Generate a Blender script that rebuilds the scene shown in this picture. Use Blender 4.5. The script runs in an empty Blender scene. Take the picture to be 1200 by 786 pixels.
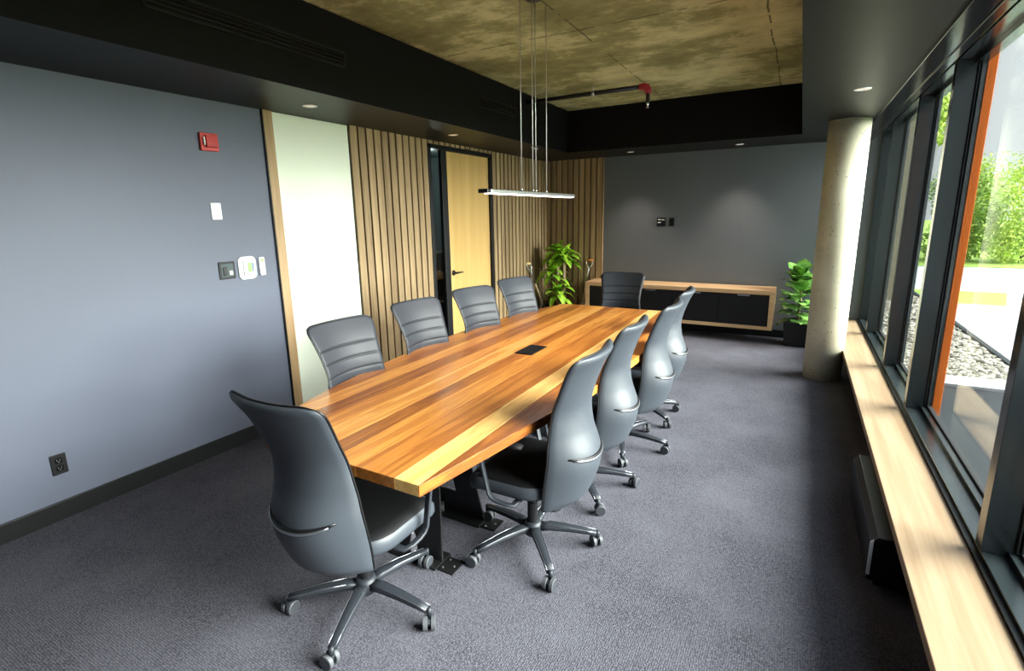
import bpy, bmesh, math, random
from math import sin, cos, pi, radians, sqrt
from mathutils import Vector, Matrix
random.seed(7)
SC = bpy.context.scene
COL = SC.collection
# ---------------------------------------------------------------- room constants (metres)
LX, BY, SZ = -3.518, 7.371, 2.428          # left wall, back wall, soffit height
OX0, OX1, OY1, CZ = -2.758, -0.068, 6.47, 2.941   # ceiling opening and concrete slab height
FY = -1.9                                   # wall behind the camera
GX = 0.846                                  # glass plane
# ================================================================ materials
def mat(name, col=(.5, .5, .5), rough=.5, metal=0., spec=.5, coat=0.):
    m = bpy.data.materials.new(name); m.use_nodes = True
    b = m.node_tree.nodes['Principled BSDF']
    b.inputs['Base Color'].default_value = (*col, 1)
    b.inputs['Roughness'].default_value = rough
    b.inputs['Metallic'].default_value = metal
    b.inputs['Specular IOR Level'].default_value = spec
    b.inputs['Coat Weight'].default_value = coat
    return m
def nn(m, t, **kw):
    n = m.node_tree.nodes.new(t)
    for k, v in kw.items(): setattr(n, k, v)
    return n
def lk(m, a, b): m.node_tree.links.new(a, b)
def bsdf(m): return m.node_tree.nodes['Principled BSDF']
def coords(m, scale=(1, 1, 1), kind='Object'):
    tc = nn(m, 'ShaderNodeTexCoord'); mp = nn(m, 'ShaderNodeMapping')
    mp.inputs['Scale'].default_value = scale
    lk(m, tc.outputs[kind], mp.inputs['Vector']); return mp.outputs['Vector']
def noise(m, vec, scale, detail=4, rough=.55, dist=0.):
    n = nn(m, 'ShaderNodeTexNoise'); lk(m, vec, n.inputs['Vector'])
    n.inputs['Scale'].default_value = scale; n.inputs['Detail'].default_value = detail
    n.inputs['Roughness'].default_value = rough; n.inputs['Distortion'].default_value = dist
    return n.outputs['Fac']
def ramp(m, fac, stops, interp='LINEAR'):
    r = nn(m, 'ShaderNodeValToRGB'); lk(m, fac, r.inputs['Fac'])
    cr = r.color_ramp; cr.interpolation = interp
    while len(cr.elements) < len(stops): cr.elements.new(.5)
    for e, (p, c) in zip(cr.elements, stops): e.position = p; e.color = (*c, 1)
    return r.outputs['Color']
def mathn(m, op, a, b=None, c=None):
    n = nn(m, 'ShaderNodeMath', operation=op)
    for i, v in enumerate((a, b, c)):
        if v is None: continue
        if isinstance(v, (int, float)): n.inputs[i].default_value = v
        else: lk(m, v, n.inputs[i])
    return n.outputs[0]
def mixc(m, fac, a, b, blend='MIX'):
    n = nn(m, 'ShaderNodeMix', data_type='RGBA', blend_type=blend)
    if isinstance(fac, (int, float)): n.inputs[0].default_value = fac
    else: lk(m, fac, n.inputs[0])
    for i, v in ((6, a), (7, b)):
        if isinstance(v, tuple): n.inputs[i].default_value = (*v, 1)
        else: lk(m, v, n.inputs[i])
    return n.outputs[2]
def bump(m, h, strength=.3, dist=.01, normal=None):
    b = nn(m, 'ShaderNodeBump'); b.inputs['Strength'].default_value = strength
    b.inputs['Distance'].default_value = dist; lk(m, h, b.inputs['Height'])
    if normal is not None: lk(m, normal, b.inputs['Normal'])
    lk(m, b.outputs['Normal'], bsdf(m).inputs['Normal'])
def setcol(m, c): lk(m, c, bsdf(m).inputs['Base Color'])

def paint(name, col, rough=.5, spec=.4):
    m = mat(name, col, rough, spec=spec); v = coords(m)
    n = noise(m, v, 2.2, 3); setcol(m, mixc(m, n, tuple(x*.95 for x in col), tuple(min(1, x*1.05) for x in col)))
    bump(m, noise(m, v, 260, 2), .06, .002); return m
M = {}
M['wall'] = paint('slate_paint', (.120, .134, .182), .5, .3)
M['wallback'] = paint('charcoal_paint', (.118, .134, .152), .5, .35)
M['black'] = paint('black_paint', (.0028, .0028, .003), .7, .15)
M['soffit'] = paint('black_soffit_paint', (.005, .0052, .005), .45, .25)
M['trimblack'] = mat('black_trim', (.0035, .004, .005), .45, spec=.35)
M['blackgloss'] = mat('black_gloss', (.006, .006, .007), .15)
M['frame'] = paint('anodised_grey', (.026, .034, .037), .17, .6)
M['gasket'] = mat('gasket_rubber', (.01, .011, .013), .55)
M['orange'] = paint('orange_cladding', (1., .20, .01), .45)
M['white_plastic'] = mat('white_plastic', (.82, .84, .84), .35)
M['board'] = mat('white_glass', (.86, .93, .80), .09, coat=.6)
M['red'] = mat('red_plastic', (.50, .025, .018), .3)
M['redpaint'] = mat('red_fitting', (.35, .02, .03), .4)
M['lcd'] = mat('lcd_green', (.28, .40, .16), .3)
M['blue'] = mat('blue_label', (.04, .12, .40), .4)
M['steel'] = mat('brushed_steel', (.62, .62, .64), .28, 1.)
M['chrome'] = mat('chrome', (.85, .86, .88), .12, 1.)
M['cable'] = mat('cable_wire', (.75, .73, .70), .35, .6)
M['leather'] = mat('leather_charcoal', (.045, .053, .066), .47, spec=.5)
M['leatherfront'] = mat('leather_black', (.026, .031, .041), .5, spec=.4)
_v = coords(M['leather'], kind='Object'); bump(M['leather'], noise(M['leather'], _v, 420, 3), .12, .002)
M['pip'] = mat('black_piping', (.006, .006, .007), .4)
M['seatfab'] = mat('seat_leather', (.006, .006, .007), .6, spec=.2)
M['cframe'] = mat('chair_metal', (.022, .026, .034), .5, .1)
M['cedge'] = mat('chair_edge', (.42, .44, .48), .3, .9)
M['wheel'] = mat('caster_grey', (.085, .09, .10), .5)
M['wheelhub'] = mat('caster_hub', (.045, .05, .06), .45)
M['powder'] = mat('black_powdercoat', (.012, .012, .013), .35, .2)
M['soil'] = mat('potting_soil', (.02, .014, .01), .95)
M['led'] = mat('led_strip', (1, 1, 1), .5)
b = bsdf(M['led']); b.inputs['Emission Color'].default_value = (1., .80, .74, 1); b.inputs['Emission Strength'].default_value = 3.5
M['lamp'] = mat('downlight_lens', (1, 1, 1), .5)
b = bsdf(M['lamp']); b.inputs['Emission Color'].default_value = (1., .86, .7, 1); b.inputs['Emission Strength'].default_value = .12
# glass: clear pane, fresnel mirror over transparency
def glass(name, tint=(.93, .97, .96)):
    m = bpy.data.materials.new(name); m.use_nodes = True; nt = m.node_tree; nt.nodes.clear()
    o = nn(m, 'ShaderNodeOutputMaterial'); mx = nn(m, 'ShaderNodeMixShader')
    t = nn(m, 'ShaderNodeBsdfTransparent'); t.inputs[0].default_value = (*tint, 1)
    g = nn(m, 'ShaderNodeBsdfGlossy'); g.inputs['Roughness'].default_value = 0.0
    f = nn(m, 'ShaderNodeFresnel'); ge = nn(m, 'ShaderNodeNewGeometry')   # same reflection on entering and leaving the pane
    lk(m, mathn(m, 'MULTIPLY_ADD', ge.outputs['Backfacing'], 1/1.5-1.5, 1.5), f.inputs['IOR'])
    lk(m, f.outputs[0], mx.inputs[0]); lk(m, t.outputs[0], mx.inputs[1]); lk(m, g.outputs[0], mx.inputs[2])
    lk(m, mx.outputs[0], o.inputs[0]); return m
M['glass'] = glass('window_glass')
# carpet
m = M['carpet'] = mat('loop_carpet', (.1, .1, .11), .95, spec=.15)
v = coords(m)
vo = nn(m, 'ShaderNodeTexVoronoi'); lk(m, v, vo.inputs['Vector']); vo.inputs['Scale'].default_value = 120; vo.inputs['Randomness'].default_value = .5
big = noise(m, v, 2.3, 5, .6); fine = noise(m, v, 60, 3, .7)
c = ramp(m, vo.outputs['Distance'], [(0., (.27, .27, .325)), (.5, (.098, .097, .122)), (.9, (.014, .014, .018))])
c = mixc(m, mathn(m, 'MULTIPLY', fine, .75), c, (.045, .042, .05))
c = mixc(m, ramp(m, big, [(.35, (0, 0, 0)), (.7, (.5, .5, .5))]), c, (.15, .149, .18)); setcol(m, c)
bump(m, vo.outputs['Distance'], .8, -.004)
# concrete ceiling
m = M['concrete'] = mat('board_formed_concrete', (.3, .3, .2), .8, spec=.2)
v = coords(m); v2 = coords(m, (1., 1.5, 1.))
n1 = noise(m, v, 1.0, 8, .6, .2); n2 = noise(m, v2, 3.0, 12, .76, .1)
fac = mathn(m, 'ADD', mathn(m, 'MULTIPLY', n1, .6), mathn(m, 'MULTIPLY', n2, .5))
c = ramp(m, fac, [(.44, (.22, .215, .092)), (.53, (.33, .325, .145)), (.575, (.53, .52, .265)), (.68, (.70, .69, .37))])
sp = nn(m, 'ShaderNodeSeparateXYZ'); lk(m, v, sp.inputs[0])
wob = mathn(m, 'MULTIPLY', noise(m, v, 2., 4), .05)
def seam(axis, period, off, width):
    a = mathn(m, 'ADD', mathn(m, 'ADD', sp.outputs[axis], off), wob)
    fr = mathn(m, 'PINGPONG', a, period/2.)
    return mathn(m, 'LESS_THAN', fr, width)
sm = mathn(m, 'MAXIMUM', seam('Y', 2.44, 1.1, .008), seam('X', 1.22, .28, .006))
sm = mathn(m, 'MULTIPLY', sm, mathn(m, 'GREATER_THAN', noise(m, v, 7, 3), .42))
c = mixc(m, mathn(m, 'MULTIPLY', sm, .75), c, (.05, .045, .025)); setcol(m, c)
bump(m, fac, .25, .02)
# concrete column with bug holes
m = M['column'] = mat('cast_concrete', (.6, .58, .45), .6, spec=.3)
v = coords(m)
n1 = noise(m, v, 3., 6, .6)
vo = nn(m, 'ShaderNodeTexVoronoi'); lk(m, v, vo.inputs['Vector']); vo.inputs['Scale'].default_value = 24
hole = mathn(m, 'MULTIPLY', mathn(m, 'LESS_THAN', vo.outputs['Distance'], .12),
             mathn(m, 'GREATER_THAN', noise(m, v, 9, 2), .44))
c = ramp(m, n1, [(.3, (.58, .55, .39)), (.5, (.68, .66, .49)), (.7, (.78, .75, .59))])
setcol(m, mixc(m, hole, c, (.11, .10, .07))); bump(m, mathn(m, 'MULTIPLY', hole, -1.), .6, .008)
# wood helper
def wood(name, dark, light, axis='z', scale=1., rough=.45, piece=None, amp=1.):
    m = mat(name, light, rough, spec=.4)
    s = {'x': (.6, 14, 14), 'y': (14, .6, 14), 'z': (14, 14, .6)}[axis]
    v = coords(m, s)
    if piece:      # tone changes from board to board
        ax, pitch, off = piece
        tc = nn(m, 'ShaderNodeTexCoord'); sx = nn(m, 'ShaderNodeSeparateXYZ'); lk(m, tc.outputs['Object'], sx.inputs[0])
        idx = mathn(m, 'FLOOR', mathn(m, 'DIVIDE', mathn(m, 'ADD', sx.outputs[ax], off), pitch))
        wn = nn(m, 'ShaderNodeTexWhiteNoise', noise_dimensions='1D'); lk(m, idx, wn.inputs['W'])
        va = nn(m, 'ShaderNodeVectorMath', operation='ADD'); lk(m, v, va.inputs[0]); lk(m, wn.outputs['Color'], va.inputs[1])
        vs = nn(m, 'ShaderNodeVectorMath', operation='MULTIPLY_ADD'); lk(m, wn.outputs['Color'], vs.inputs[0]); vs.inputs[1].default_value = (40, 40, 40); lk(m, v, vs.inputs[2])
        v = vs.outputs[0]
    g = noise(m, v, 1.6*scale, 8, .62, .6); g2 = noise(m, v, 6*scale, 4, .7)
    f = mathn(m, 'ADD', mathn(m, 'MULTIPLY', g, .75), mathn(m, 'MULTIPLY', g2, .25))
    if piece: f = mathn(m, 'ADD', f, mathn(m, 'MULTIPLY', mathn(m, 'SUBTRACT', wn.outputs['Value'], .5), .22*amp))
    mid = tuple((a+b_)/2 for a, b_ in zip(dark, light))
    setcol(m, ramp(m, f, [(.3, dark), (.5, mid), (.68, light)])); bump(m, g2, .12, .003)
    return m
M['slatL'] = wood('oak_slat_left', (.19, .125, .062), (.44, .31, .165), 'z', 1., .55, ('Y', .0995, -3.376), .9)
M['slatB'] = wood('oak_slat_back', (.19, .125, .062), (.44, .31, .165), 'z', 1., .55, ('X', .0955, 3.518), .9)
M['trimwood'] = wood('oak_trim', (.30, .19, .09), (.50, .34, .18), 'z', 1., .45)
M['doorwood'] = wood('maple_veneer', (.50, .31, .10), (.66, .44, .17), 'z', .35, .4)
M['ledge'] = wood('ash_ledge', (.27, .175, .10), (.45, .33, .215), 'y', .8, .38)
M['credwood'] = wood('oak_cabinet', (.48, .29, .14), (.72, .49, .28), 'x', .8, .45)
M['shaft'] = wood('shovel_ash', (.50, .34, .18), (.72, .55, .34), 'z', 1., .4)
M['palegrip'] = mat('pale_grip_wood', (.70, .52, .24), .4)
M['grip'] = mat('orange_grip_wood', (.62, .24, .06), .4)
# table planks: tone per board comes from the board attribute
m = M['table'] = mat('mixed_hardwood', (.5, .25, .1), .3, spec=.45, coat=.12)
bsdf(m).inputs['Coat Roughness'].default_value = .2
at = nn(m, 'ShaderNodeAttribute', attribute_name='tone')
sp = nn(m, 'ShaderNodeSeparateColor'); lk(m, at.outputs['Color'], sp.inputs[0])
tone, seed = sp.outputs['Red'], sp.outputs['Green']
v = coords(m, (16, 1.0, 16)); cx_ = nn(m, 'ShaderNodeCombineXYZ')
lk(m, mathn(m, 'MULTIPLY', seed, 31.), cx_.inputs['X']); lk(m, mathn(m, 'MULTIPLY', seed, 17.), cx_.inputs['Y'])
va = nn(m, 'ShaderNodeVectorMath', operation='ADD'); lk(m, v, va.inputs[0]); lk(m, cx_.outputs[0], va.inputs[1])
g = noise(m, va.outputs[0], 1., 5, .55, 1.4)
rings = mathn(m, 'PINGPONG', mathn(m, 'MULTIPLY', g, 9.), 1.)
g2 = noise(m, va.outputs[0], 9., 5, .7)
t = mathn(m, 'ADD', tone, mathn(m, 'MULTIPLY', mathn(m, 'SUBTRACT', g, .5), .75))
t = mathn(m, 'ADD', t, mathn(m, 'MULTIPLY', mathn(m, 'SUBTRACT', rings, .5), .10))
t = mathn(m, 'ADD', t, mathn(m, 'MULTIPLY', mathn(m, 'SUBTRACT', g2, .5), .30))
setcol(m, ramp(m, t, [(.0, (.80, .50, .17)), (.28, (.60, .25, .05)), (.5, (.42, .145, .028)), (.75, (.22, .068, .016)), (1., (.10, .032, .010))]))
bv = nn(m, 'ShaderNodeBevel'); bv.inputs['Radius'].default_value = .006; lk(m, bv.outputs[0], bsdf(m).inputs['Normal'])
# leaves
def leafm(name, a, b_, rough=.4):
    m = mat(name, a, rough, spec=.5); v = coords(m)
    setcol(m, ramp(m, noise(m, v, 14, 3), [(.35, a), (.65, b_)]))
    bsdf(m).inputs['Subsurface Weight'].default_value = 0.
    return m
M['dracaena'] = leafm('corn_plant_leaf', (.16, .42, .02), (.46, .72, .06))
M['fiddle'] = leafm('fiddle_leaf', (.04, .17, .03), (.26, .46, .10), .3)
M['fiddlevein'] = mat('fiddle_vein', (.42, .55, .25), .4)
M['cane'] = wood('cane_bark', (.22, .15, .08), (.46, .36, .22), 'z', 2., .8)
M['tree1'] = leafm('tree_leaf_bright', (.26, .42, .03), (.66, .78, .14), .7)
M['tree2'] = leafm('tree_leaf_mid', (.12, .24, .03), (.38, .52, .09), .7)
M['bark'] = mat('bark', (.10, .075, .05), .9)
M['grass'] = leafm('lawn', (.20, .36, .04), (.42, .58, .10), .9)
M['pave'] = paint('pale_paving', (.42, .43, .44), .7)
M['road'] = paint('pale_asphalt', (.50, .56, .57), .8)
M['stone'] = mat('river_gravel', (.4, .38, .32), .8)
_m = M['stone']; _v = coords(_m); setcol(_m, ramp(_m, noise(_m, _v, 22, 2), [(.35, (.17, .15, .12)), (.5, (.42, .38, .29)), (.65, (.68, .65, .56))]))
M['gravelbase'] = mat('gravel_bed', (.12, .11, .09), .95)
M['darkpave'] = paint('dark_membrane', (.018, .022, .026), .7)
M['tanstone'] = paint('tan_stone', (.42, .37, .25), .8)
M['corridor'] = paint('corridor_paint', (.07, .095, .10), .7)

# ================================================================ mesh helpers
def link(o, parent=None):
    COL.objects.link(o)
    if parent is not None: o.parent = parent
    return o
def build(name, bm, m, parent=None, smooth=False, bevel=0., seg=2):
    bmesh.ops.recalc_face_normals(bm, faces=bm.faces[:])
    me = bpy.data.meshes.new(name); bm.to_mesh(me); bm.free()
    for x in (m if isinstance(m, (list, tuple)) else [m]): me.materials.append(M[x])
    if smooth:
        for p in me.polygons: p.use_smooth = True
    o = link(bpy.data.objects.new(name, me), parent)
    if bevel:
        d = o.modifiers.new('bevel', 'BEVEL'); d.width = bevel; d.segments = seg; d.limit_method = 'ANGLE'; d.angle_limit = radians(40)
    return o
def tag(o, label=None, cat=None, group=None, kind=None):
    if label: o['label'] = label
    if cat: o['category'] = cat
    if group: o['group'] = group
    if kind: o['kind'] = kind
    return o
def empty(name, loc=(0, 0, 0), rz=0., **kw):
    o = bpy.data.objects.new(name, None); o.location = loc; o.rotation_euler = (0, 0, rz); o.empty_display_size = .1
    link(o); return tag(o, **kw)
def struct(name, bm, m, parent=None, **kw):
    o = build(name, bm, m, parent, **kw)
    if parent is None: o['kind'] = 'structure'
    return o
def B(): return bmesh.new()
def box(bm, x0, x1, y0, y1, z0, z1, mi=0, mtx=None):
    vs = [bm.verts.new((x, y, z)) for x in (x0, x1) for y in (y0, y1) for z in (z0, z1)]
    if mtx is not None:
        for v_ in vs: v_.co = mtx @ v_.co
    for f in ((0, 1, 3, 2), (4, 6, 7, 5), (0, 4, 5, 1), (2, 3, 7, 6), (0, 2, 6, 4), (1, 5, 7, 3)):
        bm.faces.new([vs[i] for i in f]).material_index = mi
    return bm
def frame_of(d):
    d = d.normalized(); up = Vector((0, 0, 1)) if abs(d.z) < .95 else Vector((0, 1, 0))
    a = d.cross(up).normalized(); return a, a.cross(d).normalized()
def sweep(bm, pts, radii, n=10, mi=0, flat=None, caps=True):
    """round (or flattened) tube along points; flat=(a,b) gives half-sizes of a rounded bar, radii scale it"""
    pts = [Vector(p) for p in pts]; rings = []
    pa = None
    for i, p in enumerate(pts):
        d = (pts[min(i+1, len(pts)-1)]-pts[max(i-1, 0)])
        a, c = frame_of(d)
        if pa is not None:
            dn = d.normalized(); a = (pa - dn*pa.dot(dn)).normalized(); c = a.cross(dn).normalized()
        pa = a
        r = radii[i] if isinstance(radii, (list, tuple)) else radii
        ring = []
        for k in range(n):
            t = 2*pi*k/n
            if flat:
                e = .45; cx, sy = cos(t), sin(t)
                u = math.copysign(abs(cx)**e, cx)*flat[0]; w = math.copysign(abs(sy)**e, sy)*flat[1]
            else: u, w = cos(t), sin(t)
            ring.append(bm.verts.new(p + a*u*r + c*w*r))
        rings.append(ring)
    for A, C in zip(rings, rings[1:]):
        for k in range(n): bm.faces.new((A[k], A[(k+1) % n], C[(k+1) % n], C[k])).material_index = mi
    if caps:
        bm.faces.new(rings[0][::-1]).material_index = mi; bm.faces.new(rings[-1]).material_index = mi
    return bm
def lathe(bm, prof, n=32, c=(0, 0), mi=0):
    rings = [[bm.verts.new((c[0]+r*cos(2*pi*k/n), c[1]+r*sin(2*pi*k/n), z)) for k in range(n)] for r, z in prof]
    for A, C in zip(rings, rings[1:]):
        for k in range(n): bm.faces.new((A[k], A[(k+1) % n], C[(k+1) % n], C[k])).material_index = mi
    bm.faces.new(rings[0][::-1]).material_index = mi; bm.faces.new(rings[-1]).material_index = mi
    return bm
def prism(bm, poly, z0, z1, mi=0, mtx=None):
    lo = [bm.verts.new((x, y, z0)) for x, y in poly]; hi = [bm.verts.new((x, y, z1)) for x, y in poly]
    if mtx is not None:
        for v_ in lo+hi: v_.co = mtx @ v_.co
    n = len(poly)
    fs = [bm.faces.new(lo[::-1]), bm.faces.new(hi)] + [bm.faces.new((lo[i], lo[(i+1) % n], hi[(i+1) % n], hi[i])) for i in range(n)]
    for f in fs: f.material_index = mi
    return fs
def rrect(w, h, r, n=5, cx=0, cy=0):
    out = []
    for qx, qy, a0 in ((1, 1, 0), (-1, 1, 90), (-1, -1, 180), (1, -1, 270)):
        for k in range(n+1):
            a = radians(a0+90*k/n); out.append((cx+qx*(w/2-r)+r*cos(a), cy+qy*(h/2-r)+r*sin(a)))
    return out
def interp(tab, x):
    """smooth (Catmull-Rom) interpolation through a table of (x, y)"""
    if x <= tab[0][0]: return tab[0][1]
    if x >= tab[-1][0]: return tab[-1][1]
    for i in range(len(tab)-1):
        if tab[i][0] <= x <= tab[i+1][0]: break
    x1, y1 = tab[i]; x2, y2 = tab[i+1]; x0, y0 = tab[max(i-1, 0)]; x3, y3 = tab[min(i+2, len(tab)-1)]
    m1 = (y2-y0)/(x2-x0); m2 = (y3-y1)/(x3-x1); h = x2-x1; t = (x-x1)/h
    return (2*t**3-3*t*t+1)*y1+(t**3-2*t*t+t)*h*m1+(-2*t**3+3*t*t)*y2+(t**3-t*t)*h*m2
# maps a drawing in (across, up, out) onto the left wall (facing +x) or back wall (facing -y)
def on_left(y, z, out=0.): return Matrix(((0, 0, 1, LX+out), (1, 0, 0, y), (0, 1, 0, z), (0, 0, 0, 1)))
def on_back(x, z, out=0.): return Matrix(((1, 0, 0, x), (0, 0, -1, BY-out), (0, 1, 0, z), (0, 0, 0, 1)))

# ================================================================ room shell
struct('floor', box(B(), LX-1.6, .75, FY-.1, BY+.1, -.12, 0), 'carpet')
bm = B(); DY0, DY1, DZ = 4.455, 5.745, 2.395
box(bm, LX-.12, LX, FY, DY0, 0, 3.0); box(bm, LX-.12, LX, DY1, BY, 0, 3.0); box(bm, LX-.12, LX, DY0, DY1, DZ, 3.0)
struct('wall_left', bm, 'wall')
struct('wall_back', box(B(), LX-.12, GX+.1, BY, BY+.12, 0, 3.0), 'wallback')
struct('wall_front', box(B(), LX-.12, GX+.1, FY-.12, FY, 0, 3.0), 'wall')
bm = B(); box(bm, LX-1.6, LX-1.5, 3.6, 6.4, 0, 2.6); box(bm, LX-1.5, LX-.12, 3.5, 3.6, 0, 2.6); box(bm, LX-1.5, LX-.12, 6.4, 6.5, 0, 2.6); box(bm, LX-1.6, LX-.12, 3.5, 6.5, 2.5, 2.6)
struct('wall_corridor', bm, 'corridor')
# concrete slab and the dropped black ceiling around its opening
bm = B(); box(bm, LX-.12, .98, FY-.12, BY+.12, CZ, CZ+.2)
struct('ceiling', bm, 'concrete')
bm = B(); OY0 = -1.2
box(bm, LX, OX0, FY, BY, SZ, CZ); box(bm, OX1, .60, FY, BY, SZ, CZ); box(bm, OX0, OX1, OY1, BY, SZ, CZ); box(bm, OX0, OX1, FY, OY0, SZ, CZ)
struct('ceiling_soffit', bm, ['soffit', 'black'])
so = bpy.data.objects['ceiling_soffit']
for p in so.data.polygons:
    if abs(p.normal.z) < .5: p.material_index = 1
so.name = 'ceiling.001'
# baseboards
struct('baseboard_left', box(B(), LX, LX+.014, FY, 2.554, 0, .108), 'trimblack', bevel=.003)
bm = B(); box(bm, LX, LX+.014, 2.629, DY0-.0, 0, .098); box(bm, LX, LX+.014, DY1, BY, 0, .098)
o = struct('baseboard_corridor_side', bm, 'trimblack'); o.name = 'baseboard_slats'
struct('baseboard_back', box(B(), -2.56, .69, BY-.014, BY, 0, .098), 'trimblack', bevel=.003)
# slatted cladding
def slats_left(bm, y0, y1, z0, z1, pitch=.0995, w=.077):
    n = int(round((y1-y0)/pitch)); pitch = (y1-y0)/n
    for i in range(n): box(bm, LX+.006, LX+.034, y0+i*pitch+.001, y0+i*pitch+.001+w, z0, z1, 0)
    box(bm, LX+.0005, LX+.006, y0, y1, z0, z1, 1)
bm = B(); slats_left(bm, 3.376, DY0, .098, SZ); struct('trim_1', bm, ['slatL', 'trimblack'])
bm = B(); slats_left(bm, DY1, BY, .098, SZ); struct('trim_2', bm, ['slatL', 'trimblack'])
bm = B(); slats_left(bm, DY0, DY1, DZ+.001, SZ); struct('trim_3', bm, ['slatL', 'trimblack'])
bm = B(); pit = .0955
for i in range(10):
    x0 = LX+.03+i*pit*.965; box(bm, x0, x0+.073, BY-.034, BY-.006, .0, SZ, 0)
box(bm, LX+.0265, -2.567, BY-.006, BY-.0005, .0, SZ, 1)
struct('trim_4', bm, ['slatB', 'trimblack'])
struct('trim_5', box(B(), -2.573, -2.563, BY-.03, BY-.0005, .0, SZ), 'trimwood')
# wood strips either side of the white board
struct('trim_6', box(B(), LX, LX+.022, 2.554, 2.629, .0, SZ), 'trimwood', bevel=.002)
struct('trim_7', box(B(), LX+.0005, LX+.018, 2.546, 2.554, .108, SZ), 'trimblack')

# ---------------------------------------------------------------- door with side light
dr = empty('door_1', (LX, (DY0+DY1)/2, 0), kind='structure'); dr['label'] = 'maple door with black frame and glazed side light'
def dchild(name, bm, m, **kw):
    o = build(name, bm, m, dr, **kw); o.matrix_parent_inverse = Matrix.Translation(dr.location).inverted(); return o
bm = B()
box(bm, LX-.11, LX+.03, DY0, DY0+.05, 0, DZ); box(bm, LX-.11, LX+.03, DY1-.042, DY1, 0, DZ)
box(bm, LX-.11, LX+.03, DY0, DY1, DZ-.045, DZ); box(bm, LX-.03, LX+.012, 4.70, 4.80, 0, DZ-.045)
dchild('door_frame', bm, 'trimblack', bevel=.003)
dchild('door_leaf', box(B(), LX-.05, LX-.006, 4.803, DY1-.045, .012, DZ-.048), 'doorwood', bevel=.002)
dchild('side_light_glass', box(B(), LX-.022, LX-.016, DY0+.05, 4.70, .0, DZ-.045), 'glass')
bm = B(); mt = on_left(4.868, .985, -.008)
sweep(bm, [mt @ Vector((0, 0, 0)), mt @ Vector((0, 0, .012))], .032, 20)
sweep(bm, [mt @ Vector((0, 0, .012)), mt @ Vector((0, 0, .05))], .011, 12)
sweep(bm, [mt @ Vector((-.005, 0, .05)), mt @ Vector((.06, 0, .052)), mt @ Vector((.13, -.002, .05))], [.012, .010, .009], 12)
dchild('door_handle', bm, 'powder', smooth=True)
for z in (.3, 1.2, 2.1):
    bm = B(); sweep(bm, [(LX+.0, DY1-.046, z-.05), (LX+.0, DY1-.046, z+.05)], .008, 10); dchild('door_hinge', bm, 'trimblack', smooth=True)
bm = B(); sweep(bm, [(LX+.02, DY0+.055, 2.08), (LX+.02, DY0+.055, 2.26)], .005, 8); dchild('latch_rod', bm, 'steel', smooth=True)
# dark shelving seen through the side light
sh = empty('shelving_unit', (LX-.5, 5.1, 0), label='dark open shelving unit in the corridor behind the side light of the door', cat='shelf')
def child(root, name, bm, m, **kw):
    o = build(name, bm, m, root, **kw); o.matrix_parent_inverse = Matrix.Translation(root.location).inverted(); return o
bm = B(); box(bm, LX-.62, LX-.30, 4.52, 4.55, 0, 1.2); box(bm, LX-.62, LX-.30, 5.60, 5.63, 0, 1.2); box(bm, LX-.63, LX-.62, 4.52, 5.63, 0, 1.2); child(sh, 'shelf_side', bm, 'powder')
for z, mm in ((.08, 'powder'), (.58, 'cframe'), (.88, 'trimwood'), (1.17, 'powder')):
    child(sh, 'shelf_board', box(B(), LX-.62, LX-.30, 4.55, 5.60, z, z+.03), mm)

L = bpy.data.lights.new('corridor_fill', 'POINT'); L.energy = 14; L.shadow_soft_size = .1; L.color = (.9, 1, .95)  # added fill light without a fixture, lifts the dark view through the side light
lo = link(bpy.data.objects.new('corridor_fill', L)); lo.location = (LX-.75, 5.4, 2.3)
# ---------------------------------------------------------------- window wall
SILL, HEAD = .335, 2.466
edges = [.63, 2.44, 4.13, 5.21, 6.57, BY-.03]      # mullion centre lines along y
for i in range(len(edges)-1):
    w = empty('window_%d' % (i+1), (GX, (edges[i]+edges[i+1])/2, SILL), kind='structure')
    y0, y1 = edges[i]+.035, edges[i+1]-.035
    # frame: sill and head rails of this bay
    bm = B(); box(bm, .722, GX+.012, y0-.035, y1+.035, SILL-.12, SILL)
    box(bm, .80, GX+.012, y0, y1, SILL, SILL+.022, 0); box(bm, .832, GX+.010, y0, y1, SILL+.022, SILL+.034, 1)
    child(w, 'window_sill', bm, ['frame', 'gasket'], bevel=.002)
    bm = B(); box(bm, .722, GX+.012, y0-.035, y1+.035, HEAD+.02, HEAD+.14); box(bm, .80, GX+.012, y0, y1, HEAD-.01, HEAD+.02, 0)
    child(w, 'window_head', bm, ['frame', 'gasket'], bevel=.002)
    bm = B(); y = edges[i+1]
    box(bm, .722, .815, y-.034, y+.034, SILL, HEAD+.02)
    box(bm, .815, GX+.012, y-.028, y+.028, SILL, HEAD+.02, 0)
    for s in (-1, 1):
        box(bm, .820, .826, min(y+s*.028, y+s*.046), max(y+s*.028, y+s*.046), SILL+.028, HEAD-.01, 1)
        box(bm, .832, .841, min(y+s*.028, y+s*.052), max(y+s*.028, y+s*.052), SILL+.028, HEAD-.01, 0)
    child(w, 'mullion', bm, ['frame', 'gasket'], bevel=.0015)
    child(w, 'window_pane', box(B(), GX, GX+.006, y0+.0, y1-.0, SILL+.02, HEAD), 'glass')
struct('wall_right', box(box(B(), .722, GX+.1, FY, BY, -.12, SILL-.12), .722, GX+.1, FY, .595, SILL-.12, HEAD+.14), 'wall')  # unseen near bay closed up solid to darken the near left wall
bm = B(); box(bm, .66, GX+.1, FY, BY, HEAD+.14, CZ); box(bm, .60, .66, FY, BY, SZ+.12, CZ); struct('ceiling.002', bm, 'black')
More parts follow.
